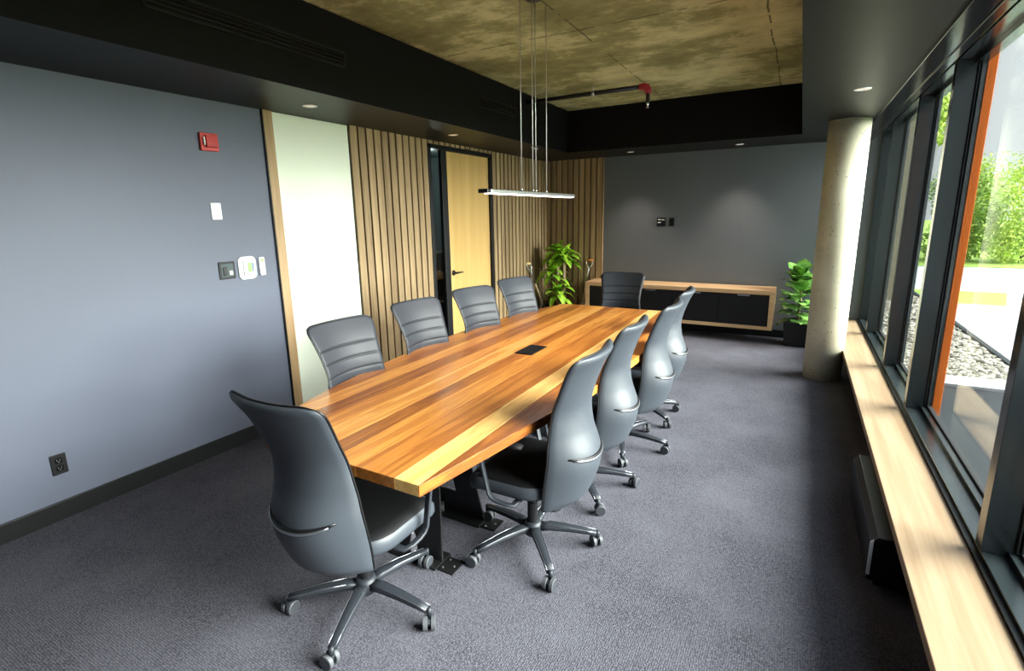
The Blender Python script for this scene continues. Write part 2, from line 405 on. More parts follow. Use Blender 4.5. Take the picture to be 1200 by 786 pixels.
# glossy black blind track along the head of the windows
tr = tag(build('blind_track', box(box(B(), .50, .60, FY+.01, BY-.01, SZ-.012, SZ-.0005), .60, .645, FY+.01, BY-.01, SZ-.02, SZ+.05), 'blackgloss', bevel=.002), 'glossy black blind track running along the ceiling above the windows', 'blind track')
# exterior orange fin
tag(build('orange_fin', box(B(), GX+.013, GX+.056, 4.085, 4.18, -.1, 3.2), 'orange', bevel=.002), 'orange cladding fin standing outside the window beside the mullion', 'cladding fin')

# bench ledge below the windows
LZ = .31
lg = tag(build('window_bench', box(B(), .462, .70, FY+.01, BY-.001, LZ-.042, LZ), 'ledge', bevel=.003), 'long pale wooden bench ledge running below the windows', 'bench ledge')
tag(build('bench_support', box(B(), .56, .70, FY+.01, BY-.02, 0, LZ-.043), 'trimblack'), 'recessed black support panel under the window bench', 'support panel')
struct('trim_8', box(B(), .70, .722, FY, BY-.001, .20, LZ+.012), 'trimblack')
h = empty('convector_heater', (.45, 2.87, 0), label='low black convector heater with pale end cap under the bench', cat='heater')
bm = B(); prof = [(.385, .05), (.385, .235), (.41, .262), (.555, .262), (.555, .05)]
mtx = Matrix(((1, 0, 0, 0), (0, 0, 1, 0), (0, 1, 0, 0), (0, 0, 0, 1)))
prism(bm, prof, 2.45, 3.32, mtx=mtx); child(h, 'heater_case', bm, 'powder', bevel=.003)
bm = B(); prism(bm, [(.383, .08), (.383, .237), (.395, .25), (.395, .08)], 2.443, 2.4495, mtx=mtx); child(h, 'end_cap', bm, 'white_plastic')
for y in (2.5, 3.22): child(h, 'heater_foot', box(B(), .42, .53, y, y+.04, 0, .05), 'powder')

# concrete column
bm = B(); lathe(bm, [(.166, 0.), (.166, 1.2), (.166, SZ)], 64, (.312, 5.745))
tag(struct('concrete_column', bm, 'column', smooth=False), 'round pale concrete column standing beside the window bench', 'column')
for p in bpy.data.objects['concrete_column'].data.polygons: p.use_smooth = abs(p.normal.z) < .5

# ================================================================ wall devices, left wall
wb = empty('whiteboard', (LX, 3.0, 0), label='tall glossy white glass writing board between the oak strip and slats', cat='whiteboard')
child(wb, 'glass_panel', box(B(), LX+.0015, LX+.014, 2.631, 3.366, .10, SZ-.004), 'board', bevel=.002)
child(wb, 'board_edge', box(B(), LX+.001, LX+.016, 3.367, 3.3745, .10, SZ-.004), 'trimblack')
def device(name, y, z, w_, h_, label, cat): return empty(name, (LX, y, z), label=label, cat=cat)
d = device('fire_alarm_pull', 2.13, 2.155, .12, .12, 'red fire alarm box high on the grey wall', 'fire alarm')
bm = B(); prism(bm, rrect(.122, .115, .01), .001, .022, mtx=on_left(2.13, 2.155)); child(d, 'back_plate', bm, 'red', bevel=.003)
bm = B(); prism(bm, rrect(.078, .075, .008), .022, .046, mtx=on_left(2.135, 2.157)); child(d, 'cover', bm, 'red', bevel=.005)
bm = B(); prism(bm, rrect(.008, .05, .003), .022, .04, mtx=on_left(2.088, 2.157)); child(d, 'strobe_lens', bm, 'white_plastic')
bm = B(); prism(bm, rrect(.045, .008, .003), .046, .049, mtx=on_left(2.137, 2.13)); child(d, 'pull_bar', bm, 'redpaint')
d = device('blank_plate', 2.123, 1.703, 0, 0, 'small white blank wall plate below the red fire alarm', 'wall plate')
bm = B(); prism(bm, rrect(.07, .112, .006), .001, .008, mtx=on_left(2.123, 1.703)); child(d, 'plate', bm, 'white_plastic', bevel=.002)
for s in (-.045, .045):
    bm = B(); prism(bm, rrect(.008, .008, .0035), .008, .0095, mtx=on_left(2.123, 1.703+s)); child(d, 'screw', bm, 'steel')
d = device('black_switch_box', 2.143, 1.295, 0, 0, 'black framed double switch box with a white tab, left of the thermostat', 'switch')
bm = B(); prism(bm, rrect(.116, .122, .004), .001, .009, mtx=on_left(2.143, 1.295)); child(d, 'face_frame', bm, 'trimblack', bevel=.002)
bm = B(); prism(bm, rrect(.088, .092, .003), .009, .011, mtx=on_left(2.143, 1.295)); child(d, 'inner_plate', bm, 'corridor')
bm = B(); prism(bm, rrect(.028, .06, .004), .011, .018, mtx=on_left(2.124, 1.288)); child(d, 'switch_knob', bm, 'powder', bevel=.003)
bm = B(); prism(bm, rrect(.024, .030, .003), .011, .02, mtx=on_left(2.164, 1.276)); child(d, 'white_tab', bm, 'white_plastic', bevel=.002)
d = device('thermostat', 2.296, 1.298, 0, 0, 'white rounded thermostat with a green display on the grey wall', 'thermostat')
bm = B(); prism(bm, rrect(.138, .165, .035, 8), .001, .012, mtx=on_left(2.296, 1.298)); child(d, 'wall_plate', bm, 'white_plastic', bevel=.004)
bm = B(); prism(bm, rrect(.088, .115, .008), .012, .026, mtx=on_left(2.304, 1.298)); child(d, 'body', bm, 'white_plastic', bevel=.004)
bm = B(); prism(bm, rrect(.034, .068, .001), .026, .027, mtx=on_left(2.304, 1.303)); child(d, 'display', bm, 'lcd')
bm = B(); prism(bm, rrect(.010, .066, .001), .026, .027, mtx=on_left(2.328, 1.303)); child(d, 'blue_strip', bm, 'blue')
d = device('remote_control', 2.412, 1.303, 0, 0, 'slim white remote control mounted right of the thermostat', 'remote')
bm = B(); prism(bm, rrect(.044, .135, .010), .001, .018, mtx=on_left(2.412, 1.300)); child(d, 'case', bm, 'white_plastic', bevel=.003)
bm = B(); prism(bm, rrect(.028, .022, .002), .018, .019, mtx=on_left(2.412, 1.345)); child(d, 'display', bm, 'lcd')
bm = B(); prism(bm, rrect(.024, .05, .004), .018, .0195, mtx=on_left(2.412, 1.29)); child(d, 'key_pad', bm, 'white_plastic')
d = device('wall_outlet', 1.033, .322, 0, 0, 'black duplex outlet low on the grey wall above the baseboard', 'outlet')
bm = B(); prism(bm, rrect(.072, .118, .005), .001, .007, mtx=on_left(1.033, .322)); child(d, 'cover_plate', bm, 'trimblack', bevel=.002)
for s in (-.022, .022):
    bm = B(); prism(bm, rrect(.034, .030, .008), .007, .009, mtx=on_left(1.033, .322+s))
    for t in (-.007, .007): prism(bm, rrect(.0025, .009, .0005), .009, .0096, 1, mtx=on_left(1.033+t, .322+s+.003))
    prism(bm, rrect(.005, .005, .002), .009, .0096, 1, mtx=on_left(1.033, .322+s-.008))
    child(d, 'socket', bm, ['blackgloss', 'steel'])
# ---- back wall touch panel and switch
d = empty('touch_panel', (-1.714, BY, 1.505), label='square black touch panel with lit icons on the back wall', cat='control panel')
bm = B(); prism(bm, rrect(.120, .118, .005), .001, .014, mtx=on_back(-1.714, 1.505)); child(d, 'case', bm, 'blackgloss', bevel=.002)
for px, pz, ww in ((-.025, .035, .04), (.025, .03, .04), (-.025, -.005, .045)):
    bm = B(); prism(bm, rrect(ww, .013, .004), .014, .0148, mtx=on_back(-1.714+px, 1.505+pz)); child(d, 'icon', bm, 'white_plastic')
d = empty('wall_switch', (-1.572, BY, 1.505), label='narrow black keypad switch right of the touch panel', cat='switch')
bm = B(); prism(bm, rrect(.072, .118, .004), .001, .010, mtx=on_back(-1.572, 1.505)); child(d, 'case', bm, 'trimblack', bevel=.002)
for k in range(3):
    bm = B(); prism(bm, rrect(.04, .020, .002), .010, .013, mtx=on_back(-1.572, 1.535-.03*k)); child(d, 'key', bm, 'blackgloss')

# ---------------------------------------------------------------- slot diffusers in the left fascia, pipes, downlights
def slot(y0, y1, z, label):
    d = empty('slot_diffuser', (OX0, (y0+y1)/2, z), label=label, cat='air vent', group='slot vents in the left ceiling fascia')
    bm = B(); box(bm, OX0, OX0+.006, y0, y1, z-.05, z-.04); box(bm, OX0, OX0+.006, y0, y1, z+.04, z+.05); box(bm, OX0, OX0+.006, y0, y0+.01, z-.05, z+.05); box(bm, OX0, OX0+.006, y1-.01, y1, z-.05, z+.05)
    child(d, 'vent_frame', bm, 'trimblack')
    for k in range(3): child(d, 'blade', box(B(), OX0, OX0+.010, y0+.01, y1-.01, z-.026+.022*k, z-.020+.022*k), 'blackgloss')
slot(1.45, 2.68, 2.675, 'long black slot vent in the fascia above the grey wall')
slot(4.35, 5.05, 2.705, 'short black slot vent in the fascia above the door')
def downlight(x, y, label, power):
    d = empty('downlight', (x, y, SZ), label=label, cat='downlight', group='recessed ceiling downlights')
    bm = B(); n = 28
    for (r0, z0), (r1, z1) in (((.050, -.0045), (.040, -.0045)), ((.050, -.0045), (.052, -.0005)), ((.040, -.0045), (.038, -.0005))):
        A = [bm.verts.new((x+r0*cos(2*pi*k/n), y+r0*sin(2*pi*k/n), SZ+z0)) for k in range(n)]
        C = [bm.verts.new((x+r1*cos(2*pi*k/n), y+r1*sin(2*pi*k/n), SZ+z1)) for k in range(n)]
        for k in range(n): bm.faces.new((A[k], A[(k+1) % n], C[(k+1) % n], C[k]))
    child(d, 'trim_ring', bm, 'steel')
    bm = B(); lathe(bm, [(.037, SZ-.0025), (.037, SZ-.0006)], 24, (x, y)); child(d, 'lens', bm, 'lamp')
    L = bpy.data.lights.new('downlight_bulb', 'SPOT'); L.energy = power; L.spot_size = radians(85); L.spot_blend = .9; L.shadow_soft_size = .03; L.color = (1, .80, .66)
    lo = link(bpy.data.objects.new('downlight_bulb', L)); lo.location = (x, y, SZ-.01)
downlight(-3.125, 2.667, 'recessed downlight in the soffit above the white board', 2)
downlight(-3.087, 4.354, 'recessed downlight in the soffit above the door', 2)
downlight(.283, 4.322, 'recessed downlight in the black ceiling near the concrete column', 2)
downlight(-.726, 6.973, 'recessed downlight by the back wall, nearer the column', 36)
downlight(-2.05, 6.919, 'recessed downlight by the back wall, nearer the slats', 34)
pp = empty('sprinkler_pipe', (-2.1, 5.3, 2.85), label='black sprinkler pipe with red elbow under the concrete ceiling', cat='sprinkler pipe')
bm = B(); sweep(bm, [(OX0+.002, 5.3, 2.85), (-1.47, 5.3, 2.85)], .022, 16); child(pp, 'pipe', bm, 'powder', smooth=True)
bm = B(); sweep(bm, [(-1.50, 5.3, 2.85), (-1.455, 5.3, 2.85), (-1.428, 5.3, 2.84), (-1.415, 5.3, 2.815), (-1.415, 5.3, 2.78)], [.032, .033, .034, .033, .031], 16); child(pp, 'elbow', bm, 'redpaint', smooth=True)
bm = B(); sweep(bm, [(-1.415, 5.3, 2.785), (-1.415, 5.3, 2.70)], .02, 14); child(pp, 'drop', bm, 'powder', smooth=True)
bm = B(); sweep(bm, [(-1.415, 5.3, 2.705), (-1.415, 5.3, 2.685), (-1.415, 5.3, 2.66)], [.015, .012, .006], 12); lathe(bm, [(.006, 2.655), (.018, 2.652), (.018, 2.649), (.003, 2.647)], 16, (-1.415, 5.3)); child(pp, 'sprinkler_head', bm, 'chrome', smooth=True)
bm = B(); sweep(bm, [(-1.98, 5.3, 2.872), (-1.98, 5.3, CZ-.001)], .006, 8); sweep(bm, [(-1.995, 5.3, 2.85), (-1.965, 5.3, 2.85)], .028, 16); child(pp, 'pipe_hanger', bm, 'steel', smooth=True)

# ---------------------------------------------------------------- pendant lamp
PX, PZ = -1.53, 1.775
pe = empty('pendant_lamp', (PX, 3.045, PZ), label='slim linear pendant lamp hanging on thin cables over the table', cat='pendant lamp')
bm = B(); box(bm, PX-.03, PX+.03, 2.46, 3.66, PZ-.008, PZ+.012); child(pe, 'housing', bm, 'steel', bevel=.003)
bm = B(); box(bm, PX-.031, PX+.031, 2.415, 2.4595, PZ-.009, PZ+.013); child(pe, 'end_cap', bm, 'powder', bevel=.003)
child(pe, 'light_strip', box(B(), PX-.024, PX+.024, 2.47, 3.65, PZ-.0125, PZ-.0085), 'led')
for y in (2.868, 3.022, 3.066, 3.226):
    bm = B(); sweep(bm, [(PX, y, PZ+.012), (PX, y, CZ)], .0028, 8); c_ = child(pe, 'cable', bm, 'cable', smooth=True)
    bm = B(); sweep(bm, [(PX, y, PZ+.012), (PX, y, PZ+.035)], [.008, .004], 10); child(pe, 'cable_grip', bm, 'steel', smooth=True)
bm = B(); box(bm, PX-.004, PX+.004, 3.00, 3.088, 2.055, 2.063); child(pe, 'cable_clip', bm, 'steel')
bm = B(); lathe(bm, [(.05, CZ-.025), (.05, CZ-.0005)], 28, (PX, 3.045)); child(pe, 'ceiling_canopy', bm, 'powder')
L = bpy.data.lights.new('pendant_light', 'AREA'); L.shape = 'RECTANGLE'; L.size = .045; L.size_y = 1.15; L.energy = 4; L.color = (1, .82, .74)
lo = link(bpy.data.objects.new('pendant_light', L)); lo.location = (PX, 3.06, PZ-.02)

# ================================================================ table
tb = empty('conference_table', (-1.55, 2.97, 0), label='long boat-shaped conference table of mixed golden and brown planks', cat='table')
TZ0, TZ1 = .696, .74
Lc = [(1.225, -1.90), (1.515, -2.08), (2.1, -2.205), (2.75, -2.27), (3.2, -2.285), (3.7, -2.275), (4.2, -2.20), (4.745, -2.06)]
Rc = [(1.225, -1.07), (1.75, -.985), (2.3, -.90), (2.9, -.855), (3.3, -.835), (3.8, -.87), (4.3, -.95), (4.745, -1.055)]
outline = [(interp(Rc, 1.225+i*(3.52/40)), 1.225+i*3.52/40) for i in range(41)] + [(interp(Lc, 4.745-i*3.52/40), 4.745-i*3.52/40) for i in range(41)]
def clip(poly, x, keep_gt):
    out = []
    for i in range(len(poly)):
        a, c = poly[i], poly[(i+1) % len(poly)]
        ia, ic = (a[0] > x) == keep_gt, (c[0] > x) == keep_gt
        if ia: out.append(a)
        if ia != ic:
            t = (x-a[0])/(c[0]-a[0]); out.append((x, a[1]+t*(c[1]-a[1])))
    return out
cuts = [-2.4, -2.20, -2.075, -1.965, -1.84, -1.73, -1.60, -1.50, -1.372, -1.182, -1.074, -.95, -.7]
tones = [.46, .62, .34, .66, .40, .28, .63, .36, .50, .02, .66, .46]
bm = B(); lay = bm.loops.layers.float_color.new('tone')
def slab(poly, tn, sd, z0=TZ0, z1=TZ1):
    if len(poly) < 3: return
    for f in prism(bm, poly, z0, z1):
        for l in f.loops: l[lay] = (tn, sd, 0, 1)
for i in range(len(cuts)-1):
    p_ = clip(clip(outline, cuts[i], True), cuts[i+1], False)
    q = []
    for a in p_:
        if not q or (abs(a[0]-q[-1][0])+abs(a[1]-q[-1][1])) > 1e-5: q.append(a)
    if len(q) > 2 and abs(q[0][0]-q[-1][0])+abs(q[0][1]-q[-1][1]) < 1e-5: q.pop()
    slab(q, tones[i], (i*.37) % 1)
child(tb, 'tabletop', bm, 'table')
gm = child(tb, 'cable_grommet', box(B(), -1.598, -1.468, 2.858, 3.10, TZ1+.0003, TZ1+.004), 'powder', bevel=.001)
gm2 = B(); box(gm2, -1.586, -1.480, 2.87, 3.088, TZ1+.0041, TZ1+.0055)
lidg = build('grommet_lid', gm2, 'trimblack', gm)
def bar(bm, a, c, w_, t_, nrm='y'):
    """flat steel bar from a to c, width across in x, thickness along y"""
    a = Vector(a); c = Vector(c); d = (c-a).normalized(); nv = Vector((0, 1, 0)); s = d.cross(nv).normalized()*w_/2; n_ = nv*t_/2
    vs = [bm.verts.new(p + s*i + n_*j) for p in (a, c) for i, j in ((-1, -1), (1, -1), (1, 1), (-1, 1))]
    for f in ((0, 1, 2, 3), (7, 6, 5, 4), (0, 4, 5, 1), (1, 5, 6, 2), (2, 6, 7, 3), (3, 7, 4, 0)): bm.faces.new([vs[k] for k in f])
for y0, sg in ((1.90, 1), (4.07, 1)):
    bm = B(); cxm = -1.57
    for yy in (y0-.19, y0+.19):
        box(bm, cxm-.26, cxm+.20, yy-.065, yy+.065, .001, .012)
        k = 1 if yy < y0 else -1
        # folded plates leaning together towards the tabletop
        prism(bm, [(cxm-.26, 0), (cxm-.10, 0), (cxm+.0, .66), (cxm-.14, .66)], -.005, .005, mtx=Matrix(((1, 0, 0, 0), (0, k*.16, 1, yy-k*.0), (0, 1, 0, .012), (0, 0, 0, 1))))
        prism(bm, [(cxm+.20, 0), (cxm+.04, 0), (cxm+.0, .66), (cxm+.12, .66)], -.005, .005, mtx=Matrix(((1, 0, 0, 0), (0, k*.16, 1, yy-k*.0), (0, 1, 0, .012), (0, 0, 0, 1))))
        prism(bm, [(cxm-.26, 0), (cxm+.20, 0), (cxm+.18, .14), (cxm-.24, .14)], -.006, .006, mtx=Matrix(((1, 0, 0, 0), (0, k*.16, 1, yy), (0, 1, 0, .012), (0, 0, 0, 1))))
    box(bm, cxm-.24, cxm+.20, y0-.16, y0+.16, .672, .6955)
    pd = child(tb, 'pedestal', bm, 'powder', bevel=.0015)
    for yy in (y0-.19, y0+.19):
        bm = B(); box(bm, cxm+.17, cxm+.29, yy-.05, yy+.05, .0005, .007)
        pl_ = build('foot_plate', bm, 'powder', tb); pl_.matrix_parent_inverse = Matrix.Translation(tb.location).inverted()
        for ax, ay in ((.22, -.03), (.22, .03), (.265, 0)):
            bm = B(); lathe(bm, [(.006, .007), (.006, .010), (.003, .012)], 10, (cxm+ax, yy+ay))
            build('bolt', bm, 'steel', pl_)

# ================================================================ chair
SZS = .455     # seat top
def make_chair():
    r = empty('office_chair', (0, 0, 0))
    P = lambda name, bm, m, par=r, **kw: build(name, bm, m, par, **kw)
    # backrest shell
    hw = [(.33, .192), (.338, .206), (.38, .213), (.48, .220), (.56, .222), (.64, .214), (.72, .203), (.80, .196), (.88, .201), (.96, .212), (1.03, .226), (1.065, .231)]
    yc = [(.33, -.235), (.42, -.255), (.52, -.274), (.60, -.274), (.70, -.256), (.80, -.250), (.88, -.268), (.98, -.306), (1.065, -.352)]
    th = [(.33, .036), (.43, .056), (.55, .064), (.70, .040), (.85, .034), (1.065, .030)]
    wr = [(.33, .085), (.50, .100), (.62, .088), (.75, .062), (.90, .044), (1.065, .045)]
    Z0, Z1 = .33, 1.065; NR, NC = 96, 18
    seams = [.48, .555, .63, .705, .78, .855, .93]
    zs = []
    for i in range(NR+1):
        z = Z0+(Z1-Z0)*i/NR; zs.append(z)
    for s in seams: zs += [s-.0045, s-.0015, s+.0015, s+.0045]
    zs = sorted(set(zs)); zs = [zs[0]]+[b_ for a_, b_ in zip(zs, zs[1:]) if b_-a_ > .0008]
    def half(z):
        w_ = interp(hw, z)
        rr = .042
        if z > Z1-rr: w_ = w_-rr+sqrt(max(0, rr*rr-(z-(Z1-rr))**2))
        return w_
    def pt(u, z, back):
        x = half(z)*u
        full = interp(hw, z); ue = x/full
        y = interp(yc, z)+interp(wr, z)*ue*ue
        t_ = interp(th, z)
        et = .016
        # rounding-off at rims
        if back: y -= et/2+(t_-et/2)*(1-abs(u)**4)*min(1, ((Z1-z)/.03+.45), ((z-Z0)/.05+.3))
        else:
            y += et/2*(1+.8*(1-u**6))
            dmin = min(abs(z-s) for s in seams)
            y -= .006*math.exp(-(dmin/.0045)**2)*(1-abs(u)**10)
        return Vector((x, y, z))
    bm = B(); F = []; K = []
    us = [-1+2*j/NC for j in range(NC+1)]; us = [math.copysign(abs(u)**.8, u) for u in us]
    for z in zs:
        F.append([bm.verts.new(pt(u, z, False)) for u in us]); K.append([bm.verts.new(pt(u, z, True)) for u in us])
    for i in range(len(zs)-1):
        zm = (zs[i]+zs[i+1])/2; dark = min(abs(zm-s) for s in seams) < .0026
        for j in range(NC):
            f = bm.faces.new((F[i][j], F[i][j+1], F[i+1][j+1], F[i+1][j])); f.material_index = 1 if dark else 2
            bm.faces.new((K[i][j+1], K[i][j], K[i+1][j], K[i+1][j+1]))
        for A in (0, NC): bm.faces.new((F[i][A], F[i+1][A], K[i+1][A], K[i][A])) 
    for i in (0, len(zs)-1):
        for j in range(NC): bm.faces.new((F[i][j], F[i][j+1], K[i][j+1], K[i][j]))
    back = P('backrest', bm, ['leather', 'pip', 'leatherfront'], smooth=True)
    # piping round the rim
    bm = B(); rim = []
    for k in range(0, len(zs), 2): rim.append((pt(1, zs[k], False)+pt(1, zs[k], True))/2+Vector((.002, .002, 0)))
    for j in range(NC-1, 0, -1): rim.append((pt(us[j], Z1, False)*.75+pt(us[j], Z1, True)*.25)+Vector((0, 0, .002)))
    for k in range(len(zs)-1, -1, -2): rim.append((pt(-1, zs[k], False)+pt(-1, zs[k], True))/2+Vector((-.002, .002, 0)))
    sweep(bm, rim, .0042, 6); build('piping', bm, 'pip', back, smooth=True)
    # chrome grab slot at the back of the lumbar bulge
    bm = B(); sl = []; rad = []
    for k in range(21):
        u = -.78+1.56*k/20; z = .572+.026*abs(u/.78)**2.2
        p_ = pt(u, z, True); sl.append(p_+Vector((0, -.001, 0))); rad.append(.25+.75*(1-abs(u/.78)**3))
    sweep(bm, sl, rad, 10, flat=(.006, .013)); build('grab_slot', bm, 'pip', back, smooth=True)
    bm = B(); sweep(bm, [p_+Vector((0, -.005, -.003)) for p_ in sl[1:-1]], [r_*.9 for r_ in rad[1:-1]], 10, flat=(.005, .0065)); build('grab_bar', bm, 'cedge', back, smooth=True)
    # seat cushion: rounded, falling away at the front
    bm = B(); n = 48; rings = []
    lay_ = [(.382, .90), (.388, .97), (.405, 1.), (.44, .995), (.450, .965), (.456, .90), (.460, .75), (.462, .45), (.463, .12)]
    for z, s in lay_:
        ring = []
        for k in range(n):
            a = 2*pi*k/n; e = .42
            x = math.copysign(abs(cos(a))**e, cos(a))*.245*s; y = math.copysign(abs(sin(a))**e, sin(a))*.222*s+.038
            x *= 1-.12*max(0, min(1, (-.05-y)/.14))**1.5
            dz = -.045*max(0, (y-.12)/.14)**2; dz += .012*(x/.245)**2*(z > .45)
            ring.append(bm.verts.new((x, y, z+dz)))
        rings.append(ring)
    for A, C in zip(rings, rings[1:]):
        for k in range(n): bm.faces.new((A[k], A[(k+1) % n], C[(k+1) % n], C[k]))
    bm.faces.new(rings[0][::-1]); bm.faces.new(rings[-1])
    for f in bm.faces:
        f.material_index = 0 if f.calc_center_median().z > .449 or f.calc_center_median().length < .3 and False else 1
    seat = P('seat', bm, ['seatfab', 'leather'], smooth=True)
    bm = B(); box(bm, -.11, .11, -.16, .12, .325, .381); box(bm, -.03, .03, -.27, -.10, .365, .395)
    P('tilt_mechanism', bm, 'powder', bevel=.008)
    bm = B(); lathe(bm, [(.026, .10), (.026, .24), (.017, .24), (.017, .34)], 20); P('gas_lift', bm, 'powder', smooth=False)
    bm = B(); lathe(bm, [(.028, .052), (.046, .07), (.048, .105), (.040, .13), (.028, .134)], 24); P('hub', bm, 'cframe', smooth=True)
    for s in (-1, 1):
        path = [(s*.10, -.03, .372), (s*.20, -.035, .368), (s*.262, -.03, .368), (s*.272, .0, .370), (s*.275, .045, .376), (s*.277, .072, .388), (s*.279, .086, .41), (s*.282, .125, .60), (s*.282, .133, .64), (s*.282, .126, .656), (s*.282, .10, .662), (s*.282, .06, .664)]
        bm = B(); sweep(bm, path, 1., 12, flat=(.006, .013)) if False else sweep(bm, path, [1]*len(path), 12, flat=(.015, .007))
        ar = P('armrest', bm, 'cframe', smooth=True)
        bm = B(); sweep(bm, [(s*.282, .12, .670), (s*.283, .09, .672), (s*.283, -.06, .672), (s*.281, -.09, .670)], [.7, 1., 1., .75], 14, flat=(.024, .009))
        build('arm_pad', bm, 'seatfab', ar, smooth=True)
    bm = B(); prism(bm, [(0, 0), (.035, 0), (.028, .075), (.006, .09), (-.006, .05)], -.003, .003, mtx=Matrix(((0, 0, 1, .215), (1, 0, 0, .06), (0, 1, 0, .275), (0, 0, 0, 1))) )
    sweep(bm, [(.10, .08, .36), (.215, .08, .358)], .006, 8)
    P('lever', bm, 'steel', bevel=.001)
    # five legs, built along +x
    legs = []; casts = []
    bm = B()
    path = [(.03, 0, .100), (.08, 0, .104), (.18, 0, .098), (.27, 0, .086), (.318, 0, .078)]
    sweep(bm, path, [1.25, 1.15, 1., .85, .8], 12, flat=(.021, .014))
    sweep(bm, [(.325, 0, .088), (.325, 0, .055)], .011, 10)
    leg = P('leg', bm, 'cframe', smooth=True)
    bm = B()
    for s in (-1, 1):
        sweep(bm, [Vector(p_)+Vector((0, s*.019*q_, .0125*q_)) for p_, q_ in zip(path[1:], (1.15, 1., .85, .8))], .0015, 6)
    edge = build('polished_edge', bm, 'cedge', leg, smooth=True)
    legs.append((leg, edge))
    bm = B(); sweep(bm, [(0, 0, .070), (0, 0, .045)], .009, 10); sweep(bm, [(.012, -.012, .030), (.012, .012, .030)], .014, 14)
    prism(bm, [(-.004, .045), (.022, .052), (.034, .042), (.028, .03), (.0, .03)], -.006, .006, mtx=Matrix(((1, 0, 0, 0), (0, 0, 1, 0), (0, 1, 0, 0), (0, 0, 0, 1))))
    ca = P('caster', bm, 'wheelhub', smooth=False)
    ws = []
    for s in (-1, 1):
        bm = B(); yy = s*.0165
        sweep(bm, [(.012, yy-.0095, .030), (.012, yy-.0075, .030), (.012, yy+.0075, .030), (.012, yy+.0095, .030)], [.0255, .029, .029, .0255], 24)
        for f in bm.faces:
            if abs(f.calc_center_median().y-yy) > .0094: f.material_index = 1
        ws.append(build('wheel', bm, ['wheel', 'wheelhub'], ca, smooth=False))
    for k in range(1, 5):
        l2 = leg.copy(); link(l2, r); e2 = edge.copy(); link(e2, l2); legs.append((l2, e2))
    casts.append(ca)
    for k in range(1, 5):
        c2 = ca.copy(); link(c2, r)
        for w_ in ws: link(w_.copy(), c2)
        casts.append(c2)
    for k in range(5):
        a = 2*pi*k/5; legs[k][0].rotation_euler = (0, 0, a); casts[k].location = (.325*cos(a), .325*sin(a), 0); casts[k].rotation_euler = (0, 0, a+1.3*k)
    return r
proto = make_chair()
def children(o): return [c for c in COL.objects if c.parent == o]
def copy_tree(o, parent=None):
    c = o.copy(); COL.objects.link(c); c.parent = parent
    for ch in children(o): copy_tree(ch, c)
    return c
UP = ('backrest', 'seat', 'armrest', 'tilt_mechanism', 'lever')
def place(o, x, y, rz, base, label, dz=0., seed=0, rec=0.):
    o.location = (x, y, 0); o.rotation_euler = (0, 0, radians(rz))
    rnd = random.Random(seed); kl = kc = 0
    for ch in children(o):
        nm = ch.name.split('.')[0]
        if nm == 'leg':
            ch.rotation_euler = (0, 0, radians(base-rz+72*kl)); kl += 1
        elif nm == 'caster':
            a = radians(base-rz+72*kc); ch.location = (.325*cos(a), .325*sin(a), 0); ch.rotation_euler = (0, 0, rnd.uniform(0, 2*pi)); kc += 1
        elif nm in UP: ch.location.z += dz
        if nm == 'backrest' and rec:
            a = radians(rec); pv = Vector((0, -.2, .40)); q = Matrix.Rotation(a, 3, 'X')
            ch.rotation_euler = (a, 0, 0); ch.location = ch.location + pv - q @ pv
    tag(o, label, 'office chair', 'high back office chairs around the conference table')
spots = [
 (-1.510, 1.350, 1, 4, 'nearest black office chair, at the near end of the table, seen from behind', 0.),
 (-1.055, 2.05, 91, 23, 'grey-backed office chair on the window side of the table, nearest of its row', 0.),
 (-1.06, 2.70, 91, 22, 'grey-backed office chair on the window side of the table, second from the near end', 0.),
 (-1.00, 3.36, 91, 0, 'grey-backed office chair on the window side of the table, third from the near end', 0.),
 (-1.03, 3.985, 93, 36, 'grey-backed office chair on the window side of the table, farthest of its row', 0.),
 (-1.965, 1.99, -93, 10, 'ribbed leather office chair in front of the white board', 0.),
 (-2.02, 2.70, -96, 40, 'ribbed leather office chair in front of the oak slats left of the door', 0.),
 (-2.00, 3.36, -102, 60, 'ribbed leather office chair in front of the maple door', 0.),
 (-1.985, 4.03, -103, 20, 'ribbed leather office chair right of the door, farthest of the row by the grey wall', 0.),
 (-1.57, 4.98, 187, 50, 'black office chair at the far end of the table before the low cabinet', -.05)]
for i, (x, y, rz, base, lab, dz) in enumerate(spots):
    o = copy_tree(proto) if i else None
    if i: place(o, x, y, rz, base, lab, dz, i)
place(proto, *spots[0][:4], spots[0][4], 0., 0, 3.)

# ================================================================ low cabinet on the back wall
cr = empty('low_cabinet', (-1.43, 7.14, 0), label='long low wall-hung cabinet with oak surround and black doors', cat='cabinet')
CX0, CX1, CZ0, CZ1, CY = -2.66, -.20, .175, .672, 6.925
bm = B(); t = .055
box(bm, CX0, CX1, CY, BY-.016, CZ1-t, CZ1); box(bm, CX0, CX1, CY, BY-.016, CZ0, CZ0+t*.8)
child(cr, 'oak_surround', bm, 'credwood', bevel=.002)
bm = B(); box(bm, CX0, CX0+t, CY, BY-.016, CZ0+t*.8, CZ1-t); box(bm, CX1-t, CX1, CY, BY-.016, CZ0+t*.8, CZ1-t); child(cr, 'side_panel', bm, 'credwood', bevel=.001)
bm = B(); box(bm, CX0+t, CX1-t, CY+.03, BY-.02, CZ0+t*.8, CZ1-t); child(cr, 'carcass', bm, 'powder')
n = 4; wdt = (CX1-CX0-2*t)/n
